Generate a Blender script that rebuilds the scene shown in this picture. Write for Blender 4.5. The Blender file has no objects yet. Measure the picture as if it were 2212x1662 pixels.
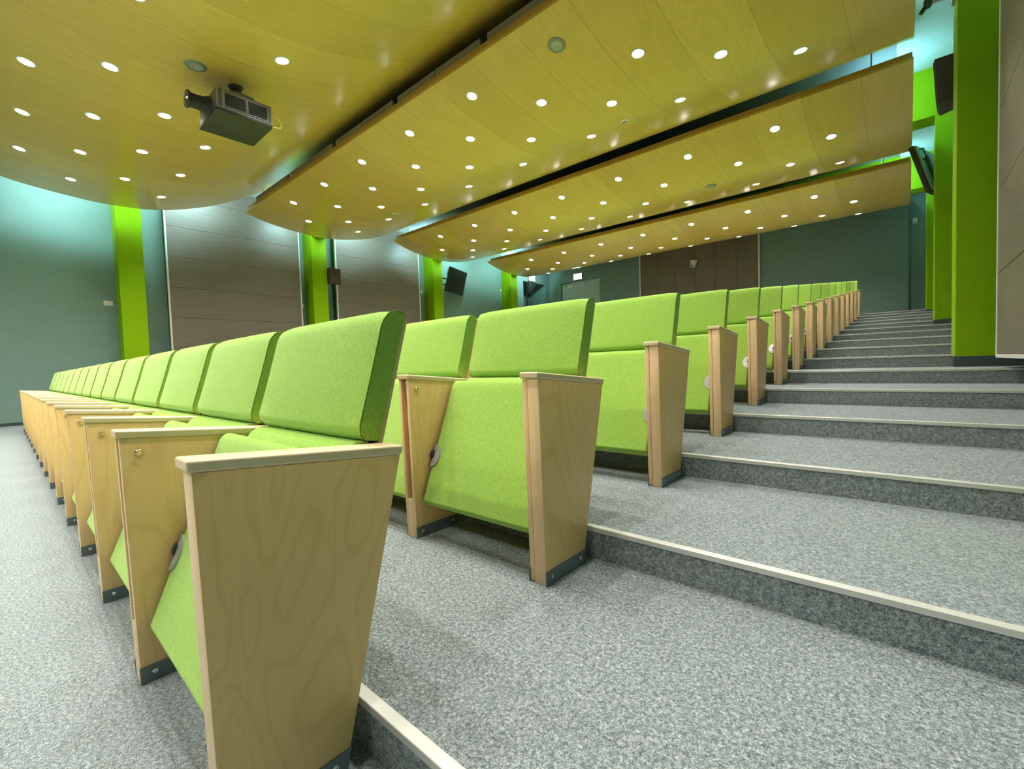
import bpy, bmesh, math, random
from mathutils import Vector, Matrix

random.seed(7)
SC = bpy.context.scene
COL = SC.collection
PI = math.pi

# ------------------------------------------------------------------ measures
DX = 0.6                      # seat spacing along a row
DY, DZ, YN = 0.8084, 0.1012, 0.2455   # row depth, step rise, first nosing
NROWS = 16
XL, XR = -9.78, 0.82          # canopy ends
XWL, XWR = -10.55, 1.51       # side walls
YB, YF = 15.2, -5.2           # rear and front wall
XPL, XPR = -10.1, 1.06        # pillar faces
PILLARS = (1.345, 4.945, 8.68, 12.27)
PW = 0.375
ZC, ZS = 4.80, 4.74           # ceiling, side soffits


# ------------------------------------------------------------------ materials
def new_mat(name):
    m = bpy.data.materials.new(name)
    m.use_nodes = True
    nt = m.node_tree
    for n in list(nt.nodes):
        nt.nodes.remove(n)
    out = nt.nodes.new('ShaderNodeOutputMaterial')
    b = nt.nodes.new('ShaderNodeBsdfPrincipled')
    nt.links.new(b.outputs[0], out.inputs[0])
    return m, nt, b


def N(nt, typ, **kw):
    n = nt.nodes.new(typ)
    for k, v in kw.items():
        if k.startswith('i_'):
            key = k[2:]
            key = int(key) if key.isdigit() else key
            n.inputs[key].default_value = v
        else:
            setattr(n, k, v)
    return n


def ramp(nt, src, stops):
    r = nt.nodes.new('ShaderNodeValToRGB')
    els = r.color_ramp.elements
    while len(els) < len(stops):
        els.new(0.5)
    for e, (p, c) in zip(els, stops):
        e.position = p
        e.color = (c[0], c[1], c[2], 1)
    nt.links.new(src, r.inputs[0])
    return r.outputs[0]


def coords(nt, scale=(1, 1, 1), vary=False):
    tc = N(nt, 'ShaderNodeTexCoord')
    mp = N(nt, 'ShaderNodeMapping')
    mp.inputs['Scale'].default_value = scale
    nt.links.new(tc.outputs['Object'], mp.inputs['Vector'])
    if vary:
        oi = N(nt, 'ShaderNodeObjectInfo')
        mul = N(nt, 'ShaderNodeVectorMath', operation='SCALE')
        mul.inputs[0].default_value = (3.1, 5.3, 7.7)
        nt.links.new(oi.outputs['Random'], mul.inputs['Scale'])
        nt.links.new(mul.outputs[0], mp.inputs['Location'])
    return mp.outputs[0]


def noise(nt, vec, scale, detail=3.0, rough=0.55, dist=0.0):
    n = N(nt, 'ShaderNodeTexNoise')
    n.inputs['Scale'].default_value = scale
    n.inputs['Detail'].default_value = detail
    n.inputs['Roughness'].default_value = rough
    n.inputs['Distortion'].default_value = dist
    nt.links.new(vec, n.inputs['Vector'])
    return n.outputs['Fac']


def bump(nt, bsdf, height, strength, dist=0.002):
    b = N(nt, 'ShaderNodeBump')
    b.inputs['Strength'].default_value = strength
    b.inputs['Distance'].default_value = dist
    nt.links.new(height, b.inputs['Height'])
    nt.links.new(b.outputs[0], bsdf.inputs['Normal'])


def mix(nt, a, b, fac, mode='MIX'):
    m = N(nt, 'ShaderNodeMix', data_type='RGBA', blend_type=mode)
    for sock, v in ((m.inputs[6], a), (m.inputs[7], b), (m.inputs[0], fac)):
        if hasattr(v, 'is_linked') or isinstance(v, bpy.types.NodeSocket):
            nt.links.new(v, sock)
        elif isinstance(v, tuple):
            sock.default_value = (*v[:3], 1)
        else:
            sock.default_value = v
    return m.outputs[2]


def math_(nt, op, a, b=None):
    n = N(nt, 'ShaderNodeMath', operation=op)
    for i, v in enumerate((a, b)):
        if v is None:
            continue
        if isinstance(v, bpy.types.NodeSocket):
            nt.links.new(v, n.inputs[i])
        else:
            n.inputs[i].default_value = v
    return n.outputs[0]


def plain(name, col, rough=0.5, metal=0.0, mottle=0.04, spec=0.5):
    m, nt, b = new_mat(name)
    v = coords(nt)
    f = noise(nt, v, 6.0)
    c = ramp(nt, f, [(0.3, tuple(x * (1 - mottle) for x in col)), (0.7, tuple(min(1, x * (1 + mottle)) for x in col))])
    nt.links.new(c, b.inputs['Base Color'])
    b.inputs['Roughness'].default_value = rough
    b.inputs['Metallic'].default_value = metal
    b.inputs['Specular IOR Level'].default_value = spec
    return m


def emis(name, col, strength, sample='AUTO'):
    m = bpy.data.materials.new(name)
    m.use_nodes = True
    nt = m.node_tree
    for n in list(nt.nodes):
        nt.nodes.remove(n)
    out = nt.nodes.new('ShaderNodeOutputMaterial')
    e = nt.nodes.new('ShaderNodeEmission')
    e.inputs[0].default_value = (*col, 1)
    e.inputs[1].default_value = strength
    nt.links.new(e.outputs[0], out.inputs[0])
    return m


def wood(name, base, dark, axis='Z', rough=0.42, figure=1.0):
    """birch: long soft grain along an axis with flame figure"""
    m, nt, b = new_mat(name)
    sc = {'Z': (4.2, 4.2, 1.25), 'Y': (4.2, 1.25, 4.2), 'X': (1.25, 4.2, 4.2)}[axis]
    v = coords(nt, sc, vary=True)
    n1 = noise(nt, v, 1.5, 1.5, 0.4, 0.7)
    w = math_(nt, 'SINE', math_(nt, 'MULTIPLY', n1, 62.0))
    ring = math_(nt, 'POWER', math_(nt, 'MULTIPLY', math_(nt, 'ADD', w, 1.0), 0.5), 7.0)
    fs = {'Z': (60, 60, 2.0), 'Y': (60, 2.0, 60), 'X': (2.0, 60, 60)}[axis]
    fine = noise(nt, coords(nt, fs, vary=True), 4.0, 4.0, 0.65)
    c1 = mix(nt, base, dark, math_(nt, 'MULTIPLY', ring, 0.26 * figure))
    c2 = mix(nt, c1, tuple(x * 0.75 for x in dark), math_(nt, 'MULTIPLY', fine, 0.35))
    fleck = noise(nt, coords(nt, tuple(x * 0.35 for x in fs), vary=True), 3.0, 2.0, 0.5)
    fl = ramp(nt, fleck, [(0.72, (0, 0, 0)), (0.80, (1, 1, 1))])
    c3 = mix(nt, c2, tuple(x * 0.5 for x in dark), math_(nt, 'MULTIPLY', fl, 0.25))
    nt.links.new(c3, b.inputs['Base Color'])
    b.inputs['Roughness'].default_value = rough
    b.inputs['Coat Weight'].default_value = 0.15
    b.inputs['Coat Roughness'].default_value = 0.3
    return m


M = {}
M['panel_wood'] = wood('birch_veneer', (0.92, 0.61, 0.255), (0.68, 0.38, 0.12), 'Z')
M['edge_wood'] = wood('birch_edge', (0.86, 0.62, 0.35), (0.64, 0.40, 0.19), 'Z', figure=0.5)
M['cap_wood'] = wood('birch_armrest', (0.87, 0.67, 0.42), (0.66, 0.44, 0.23), 'Y', figure=0.5)
M['shell_wood'] = wood('birch_shell', (0.62, 0.46, 0.20), (0.42, 0.27, 0.10), 'Z', figure=0.6)
M['slot_wood'] = plain('slot_wood', (0.50, 0.27, 0.11), 0.6)


def fabric(name, base):
    m, nt, b = new_mat(name)
    v = coords(nt, vary=True)
    a = noise(nt, v, 420.0, 2.0, 0.6)
    bb = noise(nt, v, 130.0, 3.0, 0.6)
    f = math_(nt, 'ADD', math_(nt, 'MULTIPLY', a, 0.6), math_(nt, 'MULTIPLY', bb, 0.4))
    lo = tuple(x * 0.72 for x in base)
    hi = (min(1, base[0] * 1.35 + 0.02), min(1, base[1] * 1.22), base[2] * 1.6 + 0.02)
    c = ramp(nt, f, [(0.32, lo), (0.68, hi)])
    nt.links.new(c, b.inputs['Base Color'])
    b.inputs['Roughness'].default_value = 0.95
    b.inputs['Specular IOR Level'].default_value = 0.15
    b.inputs['Sheen Weight'].default_value = 0.45
    b.inputs['Sheen Roughness'].default_value = 0.5
    b.inputs['Sheen Tint'].default_value = (0.82, 1.0, 0.55, 1)
    bump(nt, b, f, 0.35, 0.0015)
    return m


M['fabric'] = fabric('green_wool', (0.255, 0.480, 0.050))
M['piping'] = plain('green_piping', (0.085, 0.19, 0.010), 0.9)


def carpet(name):
    m, nt, b = new_mat(name)
    v = coords(nt)
    a = noise(nt, v, 380.0, 2.0, 0.7)
    c2 = noise(nt, v, 120.0, 3.0, 0.7)
    big = noise(nt, v, 2.2, 2.0, 0.5)
    f = math_(nt, 'ADD', math_(nt, 'MULTIPLY', a, 0.56), math_(nt, 'MULTIPLY', c2, 0.44))
    c = ramp(nt, f, [(0.34, (0.040, 0.054, 0.057)), (0.45, (0.145, 0.175, 0.180)), (0.54, (0.30, 0.335, 0.338)), (0.65, (0.58, 0.62, 0.62))])
    c = mix(nt, c, (0.265, 0.295, 0.30), math_(nt, 'MULTIPLY', big, 0.2))
    nt.links.new(c, b.inputs['Base Color'])
    b.inputs['Roughness'].default_value = 1.0
    b.inputs['Specular IOR Level'].default_value = 0.05
    bump(nt, b, f, 0.6, 0.004)
    return m


M['carpet'] = carpet('grey_loop_carpet')
M['riser'] = M['carpet']
M['teal'] = plain('teal_grey_paint', (0.19, 0.30, 0.265), 0.55, mottle=0.03)
M['green'] = plain('lime_paint', (0.24, 0.44, 0.003), 0.5, mottle=0.02, spec=0.12)
M['dark_ceiling'] = plain('dark_ceiling_paint', (0.13, 0.165, 0.185), 0.8)
M['soffit'] = plain('soffit_paint', (0.40, 0.55, 0.60), 0.6, mottle=0.02)
M['base'] = plain('dark_skirting', (0.045, 0.065, 0.07), 0.5)
M['alu'] = plain('aluminium_trim', (0.62, 0.62, 0.58), 0.4, 0.25)
M['white_trim'] = plain('white_trim', (0.75, 0.76, 0.72), 0.4)
M['steel'] = plain('blue_grey_steel', (0.15, 0.19, 0.21), 0.38, 0.3)
M['hinge'] = plain('satin_grey_metal', (0.40, 0.41, 0.43), 0.35, 0.4)
M['chrome'] = plain('chrome', (0.75, 0.74, 0.70), 0.18, 1.0)
M['brass'] = plain('brass_bolt', (0.72, 0.62, 0.38), 0.22, 1.0)
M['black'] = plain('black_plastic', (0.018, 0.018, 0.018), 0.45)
M['dark_brown'] = plain('speaker_cloth', (0.052, 0.044, 0.040), 0.75)
M['screen'] = plain('dark_glass', (0.014, 0.017, 0.016), 0.12)
M['proj'] = plain('projector_grey', (0.12, 0.12, 0.122), 0.42, 0.1)
M['proj_mid'] = plain('projector_trim', (0.26, 0.265, 0.28), 0.4, 0.2)
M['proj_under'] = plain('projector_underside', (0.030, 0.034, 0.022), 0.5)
M['galv'] = plain('galvanised_bracket', (0.42, 0.42, 0.40), 0.4, 0.6)
M['yellow'] = plain('yellow_cable', (0.75, 0.55, 0.16), 0.5)
M['white'] = plain('white_plastic', (0.78, 0.78, 0.72), 0.45)
M['door'] = plain('pale_grey_door_paint', (0.47, 0.60, 0.57), 0.35, mottle=0.02)
M['grey_fit'] = plain('grey_fitting', (0.24, 0.27, 0.20), 0.4, 0.3)
M['rail_grey'] = plain('grey_rail', (0.30, 0.29, 0.25), 0.5, 0.3)
M['lens_off'] = plain('unlit_reflector', (0.40, 0.44, 0.33), 0.3, 0.0)
M['lamp'] = emis('lamp_glow', (1.0, 0.95, 0.88), 22.0)
M['lamp'].cycles.emission_sampling = 'NONE'
M['tube'] = emis('tube_glow', (0.56, 0.94, 1.0), 50.0)
M['tube_dim'] = emis('tube_glow_dimmed', (0.42, 0.90, 1.0), 34.0)
M['sign'] = emis('sign_glow', (0.80, 1.0, 0.97), 5.0)


def laminate(name, axis='X'):
    m, nt, b = new_mat(name)
    sc = {'H': (3, 1.2, 60), 'V': (60, 60, 1.2)}[axis]
    v = coords(nt, sc, vary=True)
    f = noise(nt, v, 2.0, 4.0, 0.65)
    cl = noise(nt, coords(nt, (1, 1, 1)), 1.2, 2.0)
    f = math_(nt, 'ADD', math_(nt, 'MULTIPLY', f, 0.8), math_(nt, 'MULTIPLY', cl, 0.2))
    c = ramp(nt, f, [(0.3, (0.130, 0.108, 0.088)), (0.7, (0.232, 0.200, 0.165))])
    nt.links.new(c, b.inputs['Base Color'])
    b.inputs['Roughness'].default_value = 0.42
    return m


M['lam_h'] = laminate('brown_laminate', 'H')
M['lam_v'] = laminate('brown_laminate_upright', 'V')


def canopy_mat():
    """varnished birch ply: boards 0.6375 m wide running front to back, micro-perforated"""
    m, nt, b = new_mat('varnished_birch_canopy')
    tc = N(nt, 'ShaderNodeTexCoord')
    sep = N(nt, 'ShaderNodeSeparateXYZ')
    nt.links.new(tc.outputs['Object'], sep.inputs[0])
    x = math_(nt, 'DIVIDE', math_(nt, 'ADD', sep.outputs[0], 20.05), 0.6375)
    cell = math_(nt, 'FLOOR', x)
    fr = math_(nt, 'FRACT', x)
    d = math_(nt, 'MINIMUM', fr, math_(nt, 'SUBTRACT', 1.0, fr))
    seam = math_(nt, 'LESS_THAN', d, 0.005)
    y = math_(nt, 'DIVIDE', math_(nt, 'ADD', sep.outputs[1], 10.0), 2.44)
    wn = N(nt, 'ShaderNodeTexWhiteNoise', noise_dimensions='1D')
    nt.links.new(cell, wn.inputs['W'])
    # long grain along y, shifted per board
    comb = N(nt, 'ShaderNodeCombineXYZ')
    nt.links.new(math_(nt, 'ADD', math_(nt, 'MULTIPLY', sep.outputs[0], 4.0), math_(nt, 'MULTIPLY', wn.outputs['Value'], 37.0)), comb.inputs[0])
    nt.links.new(math_(nt, 'MULTIPLY', sep.outputs[1], 0.6), comb.inputs[1])
    n1 = noise(nt, comb.outputs[0], 1.3, 3.0, 0.55, 0.8)
    ring = math_(nt, 'MULTIPLY', math_(nt, 'ADD', math_(nt, 'SINE', math_(nt, 'MULTIPLY', n1, 36.0)), 1.0), 0.5)
    base = ramp(nt, wn.outputs['Value'], [(0.0, (0.65, 0.425, 0.075)), (1.0, (0.77, 0.535, 0.108))])
    c = mix(nt, base, (0.46, 0.32, 0.045), math_(nt, 'MULTIPLY', ring, 0.22))
    # rows of tiny perforations
    px = math_(nt, 'FRACT', math_(nt, 'MULTIPLY', sep.outputs[0], 62.0))
    py = math_(nt, 'FRACT', math_(nt, 'MULTIPLY', sep.outputs[1], 62.0))
    hole = math_(nt, 'MULTIPLY', math_(nt, 'LESS_THAN', px, 0.28), math_(nt, 'LESS_THAN', py, 0.28))
    c = mix(nt, c, (0.20, 0.13, 0.03), math_(nt, 'MULTIPLY', hole, 0.55))
    c = mix(nt, c, (0.24, 0.16, 0.035), math_(nt, 'MULTIPLY', seam, 0.55))
    nt.links.new(c, b.inputs['Base Color'])
    b.inputs['Roughness'].default_value = 0.36
    b.inputs['Coat Weight'].default_value = 0.5
    b.inputs['Coat Roughness'].default_value = 0.2
    return m


M['canopy'] = canopy_mat()
M['fascia'] = wood('canopy_fascia_wood', (0.50, 0.30, 0.06), (0.36, 0.19, 0.03), 'X', 0.4, 0.5)


# ------------------------------------------------------------------ mesh tools
def obj(name, bm, mat, parent=None, smooth=None, wn=False):
    me = bpy.data.meshes.new(name)
    bmesh.ops.recalc_face_normals(bm, faces=bm.faces)
    bm.to_mesh(me)
    bm.free()
    mats = mat if isinstance(mat, (list, tuple)) else [mat]
    for mm in mats:
        me.materials.append(mm)
    if smooth is not None:
        me.polygons.foreach_set('use_smooth', [True] * len(me.polygons))
        me.set_sharp_from_angle(angle=math.radians(smooth))
    o = bpy.data.objects.new(name, me)
    COL.objects.link(o)
    if parent:
        o.parent = parent
    if wn:
        w = o.modifiers.new('wn', 'WEIGHTED_NORMAL')
        w.keep_sharp = True
    return o


def box(bm, x0, x1, y0, y1, z0, z1, bev=0.0, seg=2, mat=0):
    vs = [bm.verts.new((x, y, z)) for x in (x0, x1) for y in (y0, y1) for z in (z0, z1)]
    idx = [(0, 1, 3, 2), (4, 6, 7, 5), (0, 4, 5, 1), (2, 3, 7, 6), (0, 2, 6, 4), (1, 5, 7, 3)]
    fs = [bm.faces.new([vs[i] for i in f]) for f in idx]
    for f in fs:
        f.material_index = mat
    if bev > 0:
        es = list({e for f in fs for e in f.edges})
        bmesh.ops.bevel(bm, geom=es, offset=bev, segments=seg, affect='EDGES', profile=0.5)
    return fs


def prism(bm, poly, x0, x1, bev=0.0, seg=3, mat=0):
    """extrude a (y, z) polygon along x"""
    a = [bm.verts.new((x0, y, z)) for y, z in poly]
    c = [bm.verts.new((x1, y, z)) for y, z in poly]
    n = len(poly)
    fs = [bm.faces.new(a), bm.faces.new(list(reversed(c)))]
    for i in range(n):
        j = (i + 1) % n
        fs.append(bm.faces.new((a[j], a[i], c[i], c[j])))
    for f in fs:
        f.material_index = mat
    if bev > 0:
        bm.normal_update()
        es = [e for e in {e for f in fs for e in f.edges} if len(e.link_faces) == 2 and e.calc_face_angle(0) > 0.5]
        bmesh.ops.bevel(bm, geom=es, offset=bev, segments=seg, affect='EDGES', profile=0.5, clamp_overlap=True)
    return fs


def cyl(bm, p0, p1, r0, r1=None, n=20, caps=True, mat=0):
    r1 = r0 if r1 is None else r1
    p0, p1 = Vector(p0), Vector(p1)
    d = (p1 - p0).normalized()
    u = d.orthogonal().normalized()
    w = d.cross(u)
    A, B = [], []
    for i in range(n):
        t = 2 * PI * i / n
        k = u * math.cos(t) + w * math.sin(t)
        A.append(bm.verts.new(p0 + k * r0))
        B.append(bm.verts.new(p1 + k * r1))
    fs = []
    for i in range(n):
        j = (i + 1) % n
        fs.append(bm.faces.new((A[i], A[j], B[j], B[i])))
    if caps:
        fs.append(bm.faces.new(list(reversed(A))))
        fs.append(bm.faces.new(B))
    for f in fs:
        f.material_index = mat
    return fs


def lathe(bm, prof, n=24, origin=(0, 0, 0), mat=0, close=False):
    """revolve (r, z) profile about local z"""
    rings = []
    for r, z in prof:
        if r < 1e-6:
            rings.append([bm.verts.new((origin[0], origin[1], origin[2] + z))])
        else:
            rings.append([bm.verts.new((origin[0] + r * math.cos(2 * PI * i / n), origin[1] + r * math.sin(2 * PI * i / n), origin[2] + z)) for i in range(n)])
    pairs = list(zip(rings, rings[1:]))
    if close:
        pairs.append((rings[-1], rings[0]))
    for a, b in pairs:
        for i in range(n):
            j = (i + 1) % n
            if len(a) == 1 and len(b) == 1:
                continue
            if len(a) == 1:
                f = bm.faces.new((a[0], b[j], b[i]))
            elif len(b) == 1:
                f = bm.faces.new((a[i], a[j], b[0]))
            else:
                f = bm.faces.new((a[i], a[j], b[j], b[i]))
            f.material_index = mat


def tube(bm, pts, r, n=6, closed=False):
    pts = [Vector(p) for p in pts]
    m = len(pts)
    rings = []
    for i, p in enumerate(pts):
        a = pts[(i - 1) % m] if (closed or i > 0) else p
        b = pts[(i + 1) % m] if (closed or i < m - 1) else p
        d = (b - a).normalized()
        u = d.cross(Vector((1, 0, 0)))
        if u.length < 0.1:
            u = d.cross(Vector((0, 0, 1)))
        u.normalize()
        w = d.cross(u)
        rings.append([bm.verts.new(p + (u * math.cos(2 * PI * k / n) + w * math.sin(2 * PI * k / n)) * r) for k in range(n)])
    rng = range(m) if closed else range(m - 1)
    for i in rng:
        a, b = rings[i], rings[(i + 1) % m]
        for k in range(n):
            l = (k + 1) % n
            bm.faces.new((a[k], a[l], b[l], b[k]))
    if not closed:
        bm.faces.new(list(reversed(rings[0])))
        bm.faces.new(rings[-1])


def xform(bm, mat, verts=None):
    bmesh.ops.transform(bm, matrix=mat, verts=verts or bm.verts)


def thing(name, label, cat, loc=(0, 0, 0), group=None):
    o = bpy.data.objects.new(name, None)
    o.empty_display_size = 0.1
    COL.objects.link(o)
    o.location = loc
    o['label'] = label
    o['category'] = cat
    if group:
        o['group'] = group
    return o


def tag(o, label, cat, group=None):
    o['label'] = label
    o['category'] = cat
    if group:
        o['group'] = group
    return o


def struct(name, bm, mat, **kw):
    o = obj(name, bm, mat, **kw)
    o['kind'] = 'structure'
    return o


def copy_tree(o, parent=None):
    c = o.copy()
    COL.objects.link(c)
    if parent:
        c.parent = parent
    for ch in KIDS.get(o.name, []):
        copy_tree(ch, c)
    return c


KIDS = {}


def register(o):
    """remember children lists once, so copying needs no scene scan"""
    KIDS[o.name] = list(o.children)
    for ch in o.children:
        register(ch)


ORD = ['first', 'second', 'third', 'fourth', 'fifth', 'sixth', 'seventh', 'eighth', 'ninth', 'tenth', 'eleventh', 'twelfth', 'thirteenth', 'fourteenth', 'fifteenth', 'sixteenth', 'seventeenth']

# ------------------------------------------------------------------ camera
cam = bpy.data.cameras.new('camera')
cam.sensor_fit = 'HORIZONTAL'
cam.sensor_width = 36.0
cam.lens = 969.71 * 36.0 / 2212.0
cam.clip_start = 0.02
cam_o = bpy.data.objects.new('camera', cam)
COL.objects.link(cam_o)
yaw, pit, rol = math.radians(41.3674), math.radians(-2.3427), math.radians(-1.8853)
fwd = Vector((-math.sin(yaw) * math.cos(pit), math.cos(yaw) * math.cos(pit), math.sin(pit)))
r0 = Vector((math.cos(yaw), math.sin(yaw), 0))
u0 = r0.cross(fwd)
rgt = math.cos(rol) * r0 + math.sin(rol) * u0
upv = -math.sin(rol) * r0 + math.cos(rol) * u0
mw = Matrix((rgt, upv, -fwd)).transposed().to_4x4()
mw.translation = Vector((0.7674, -0.1827, 0.7316))
cam_o.matrix_world = mw
SC.camera = cam_o

# ------------------------------------------------------------------ shell
def nos_y(i):
    return YN + (i - 1) * DY


bm = bmesh.new()
# one stepped carpet surface: flat front floor, sixteen tiers, rear walkway (solid underneath)
prof = [(YF, 0.0)]
for i in range(1, NROWS + 1):
    prof += [(nos_y(i), (i - 1) * DZ), (nos_y(i), i * DZ)]
prof += [(YB + 1.2, NROWS * DZ), (YB + 1.2, -0.3), (YF, -0.3)]
prism(bm, prof, XWL - 1.2, XWR)
struct('floor', bm, M['carpet'])

for i in range(1, NROWS + 1):
    bm = bmesh.new()
    y, z = nos_y(i), i * DZ
    box(bm, XWL + 0.02, XWR - 0.02, y - 0.004, y + 0.020, z - 0.001, z + 0.003, 0.001, 1)
    box(bm, XWL + 0.02, XWR - 0.02, y - 0.0045, y + 0.001, z - 0.013, z + 0.0028, 0.001, 1)
    struct('trim_%d' % i, bm, M['alu'])

# side walls; the left one has a door recess near the rear corner
RY0, RY1, RZ = 13.53, 14.95, 4.06
bm = bmesh.new()
box(bm, XWL - 0.2, XWL, YF, RY0, 0, ZC)
box(bm, XWL - 0.2, XWL, RY1, YB, 0, ZC)
box(bm, XWL - 0.2, XWL, RY0, RY1, RZ, ZC)
box(bm, XWL - 1.0, XWL - 0.2, RY0 - 0.1, RY0, 0, RZ + 0.1)
box(bm, XWL - 1.0, XWL - 0.2, RY1, RY1 + 0.1, 0, RZ + 0.1)
box(bm, XWL - 1.0, XWL - 0.2, RY0, RY1, RZ, RZ + 0.1)
box(bm, XWL - 1.1, XWL - 0.9, RY0, RY1, 0, RZ)
struct('wall_left', bm, M['teal'])
bm = bmesh.new()
box(bm, XWR, XWR + 0.2, YF, YB + 1.2, 0, ZC)
struct('wall_right', bm, M['teal'])
bm = bmesh.new()
DXL, DXR, DZT = -9.98, -8.08, 4.07       # door opening
box(bm, XWL - 0.2, DXL, YB, YB + 0.25, 0, ZC)
box(bm, DXR, 0.795, YB, YB + 0.25, 0, ZC)
box(bm, DXL, DXR, YB, YB + 0.25, DZT, ZC)
box(bm, 0.795, XWR + 0.2, YB + 0.12, YB + 0.3, 0, ZC)
struct('wall_rear', bm, M['teal'])
bm = bmesh.new()
box(bm, XWL - 0.2, XWR + 0.2, YF - 0.2, YF, 0, ZC)
struct('wall_front', bm, M['teal'])
bm = bmesh.new()
box(bm, XWL - 0.2, XWR + 0.2, YF - 0.2, YB + 1.2, ZC, ZC + 0.2)
struct('ceiling', bm, M['dark_ceiling'])
for nm, x0, x1 in (('trim_soffit_left', XWL, -9.70), ('trim_soffit_right', 0.66, XWR)):
    bm = bmesh.new()
    box(bm, x0, x1, YF, YB, ZS, ZC)
    struct(nm, bm, M['soffit'])

bm = bmesh.new()
box(bm, XWL, XWL + 0.012, YF, PILLARS[0], 0, 0.055)
struct('baseboard_left', bm, M['base'])

# lime green portal frames: a pillar on each side and the beam that joins them
def tier_z(y):
    k = 0
    while k < NROWS and nos_y(k + 1) <= y:
        k += 1
    return k * DZ


for k, y in enumerate(PILLARS):
    for side, x0, x1 in (('left', XWL, XPL), ('right', XPR, XWR)):
        bm = bmesh.new()
        box(bm, x0, x1, y, y + PW, tier_z(y), ZC, 0.004, 1)
        struct('pillar', bm, M['green'])
        bm = bmesh.new()
        box(bm, x0 - 0.006, x1 + 0.006, y - 0.006, y + PW + 0.006, tier_z(y), tier_z(y) + 0.085, 0.002, 1)
        struct('baseboard_%s' % side, bm, M['base'])
    if k > 0:
        bm = bmesh.new()
        box(bm, XPL, XPR, y + 0.002, y + PW - 0.002, 4.065, ZC)
        struct('beam', bm, M['green'])

# ------------------------------------------------------------------ wall panels
def wall_panel(side, y0, y1, z0, label):
    s = 1 if side == 'left' else -1
    xw = XWL if side == 'left' else XWR
    xf = xw + s * 0.245
    t = thing('acoustic_wall_panel', label, 'wall panel', (xf, (y0 + y1) / 2, z0), 'brown acoustic panels on the side walls')
    ox, oy, oz = t.location
    z = z0
    seams = [0.70 + 0.60 * i for i in range(0, 7)] if side == 'right' else [1.335 + 0.605 * i for i in range(0, 6)]
    cuts = sorted({z0, ZS - 0.01} | {q + 0.0 for q in ([1.29, 1.88, 2.46, 3.06, 3.66, 4.26] if side == 'right' else [1.335, 1.94, 2.55, 3.155, 3.765, 4.37]) if z0 + 0.05 < q < ZS - 0.05})
    bm = bmesh.new()
    for a, b in zip(cuts, cuts[1:]):
        lo, hi = sorted((xf, xf - s * 0.03))
        box(bm, lo - ox, hi - ox, y0 - oy, y1 - oy, a + 0.0025 - oz, b - 0.0025 - oz, 0.001, 1)
    obj('board', bm, M['lam_h'], t)
    bm = bmesh.new()
    lo, hi = sorted((xw + s * 0.001, xf - s * 0.031))
    box(bm, lo - ox, hi - ox, y0 + 0.01 - oy, y1 - 0.01 - oy, 0.01, ZS - 0.01 - oz)
    obj('backing', bm, M['base'], t)
    for yy in (y0, y1):
        bm = bmesh.new()
        lo, hi = sorted((xf + s * 0.006, xf - s * 0.05))
        box(bm, lo - ox, hi - ox, yy - 0.014 - oy, yy + 0.014 - oy, -0.012, ZS - 0.01 - oz, 0.002, 1)
        obj('edge_trim', bm, M['white_trim'], t)
    if side == 'right':
        bm = bmesh.new()
        lo, hi = sorted((xf + s * 0.006, xf - s * 0.05))
        box(bm, lo - ox, hi - ox, y0 - oy, y1 - oy, -0.022, 0.002, 0.002, 1)
        obj('bottom_trim', bm, M['white_trim'], t)


wall_panel('left', 2.12, 4.74, 0.35, 'brown boarded wall panel between the two green pillars furthest left')
wall_panel('left', 5.67, 8.30, 0.75, 'brown boarded wall panel behind the small black loudspeaker, second from left')
wall_panel('right', 2.05, 4.66, 0.70, 'grey brown wall panel at the right edge beside the near green pillar')

# brown boarded panel on the rear wall
t = thing('rear_wall_panel', 'dark brown upright boarded panel centred on the rear wall', 'wall panel', (-4.51, YB - 0.03, NROWS * DZ))
bm = bmesh.new()
w0, w1 = -6.43 + 4.51, -2.60 + 4.51
nb = 6
for i in range(nb):
    a, b = w0 + (w1 - w0) * i / nb, w0 + (w1 - w0) * (i + 1) / nb
    box(bm, a + 0.004, b - 0.004, -0.03, 0.015, 0, ZC - 0.02 - NROWS * DZ, 0.002, 1)
obj('board', bm, M['lam_v'], t)
bm = bmesh.new()
box(bm, w0, w1, 0.014, 0.029, 0, ZC - 0.02 - NROWS * DZ)
obj('backing', bm, M['base'], t)
for a in (w0, w1):
    bm = bmesh.new()
    box(bm, a - 0.022, a + 0.022, -0.05, 0.028, 0, ZC - 0.02 - NROWS * DZ, 0.002, 1)
    obj('edge_trim', bm, M['white_trim'], t)

# double door in the rear wall
t = bpy.data.objects.new('door_1', None)
COL.objects.link(t)
t.location = ((DXL + DXR) / 2, YB, NROWS * DZ)
t['kind'] = 'structure'
H = DZT - NROWS * DZ
hw = (DXR - DXL) / 2
bm = bmesh.new()
box(bm, -hw, -hw + 0.06, 0.0, 0.2, 0, H)
box(bm, hw - 0.03, hw, 0.0, 0.2, 0, H)
box(bm, -hw + 0.06, hw - 0.03, 0.0, 0.2, H - 0.03, H)
obj('door_frame', bm, M['teal'], t)
mid = -8.844 - (DXL + DXR) / 2
for a, b in ((-hw + 0.06, mid - 0.004), (mid + 0.004, hw - 0.03)):
    bm = bmesh.new()
    box(bm, a, b, 0.07, 0.12, 0.01, H - 0.035, 0.003, 1)
    lf = obj('door_leaf', bm, M['door'], t)
    bm = bmesh.new()
    hx = b - 0.09 if a < -0.5 else a + 0.09
    cyl(bm, (hx, 0.07, 1.03), (hx, 0.02, 1.03), 0.011)
    cyl(bm, (hx, 0.025, 1.03), (hx + (-0.12 if a < -0.5 else 0.12), 0.025, 1.03), 0.010)
    obj('door_handle', bm, M['chrome'], lf, 40)
bm = bmesh.new()
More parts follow.
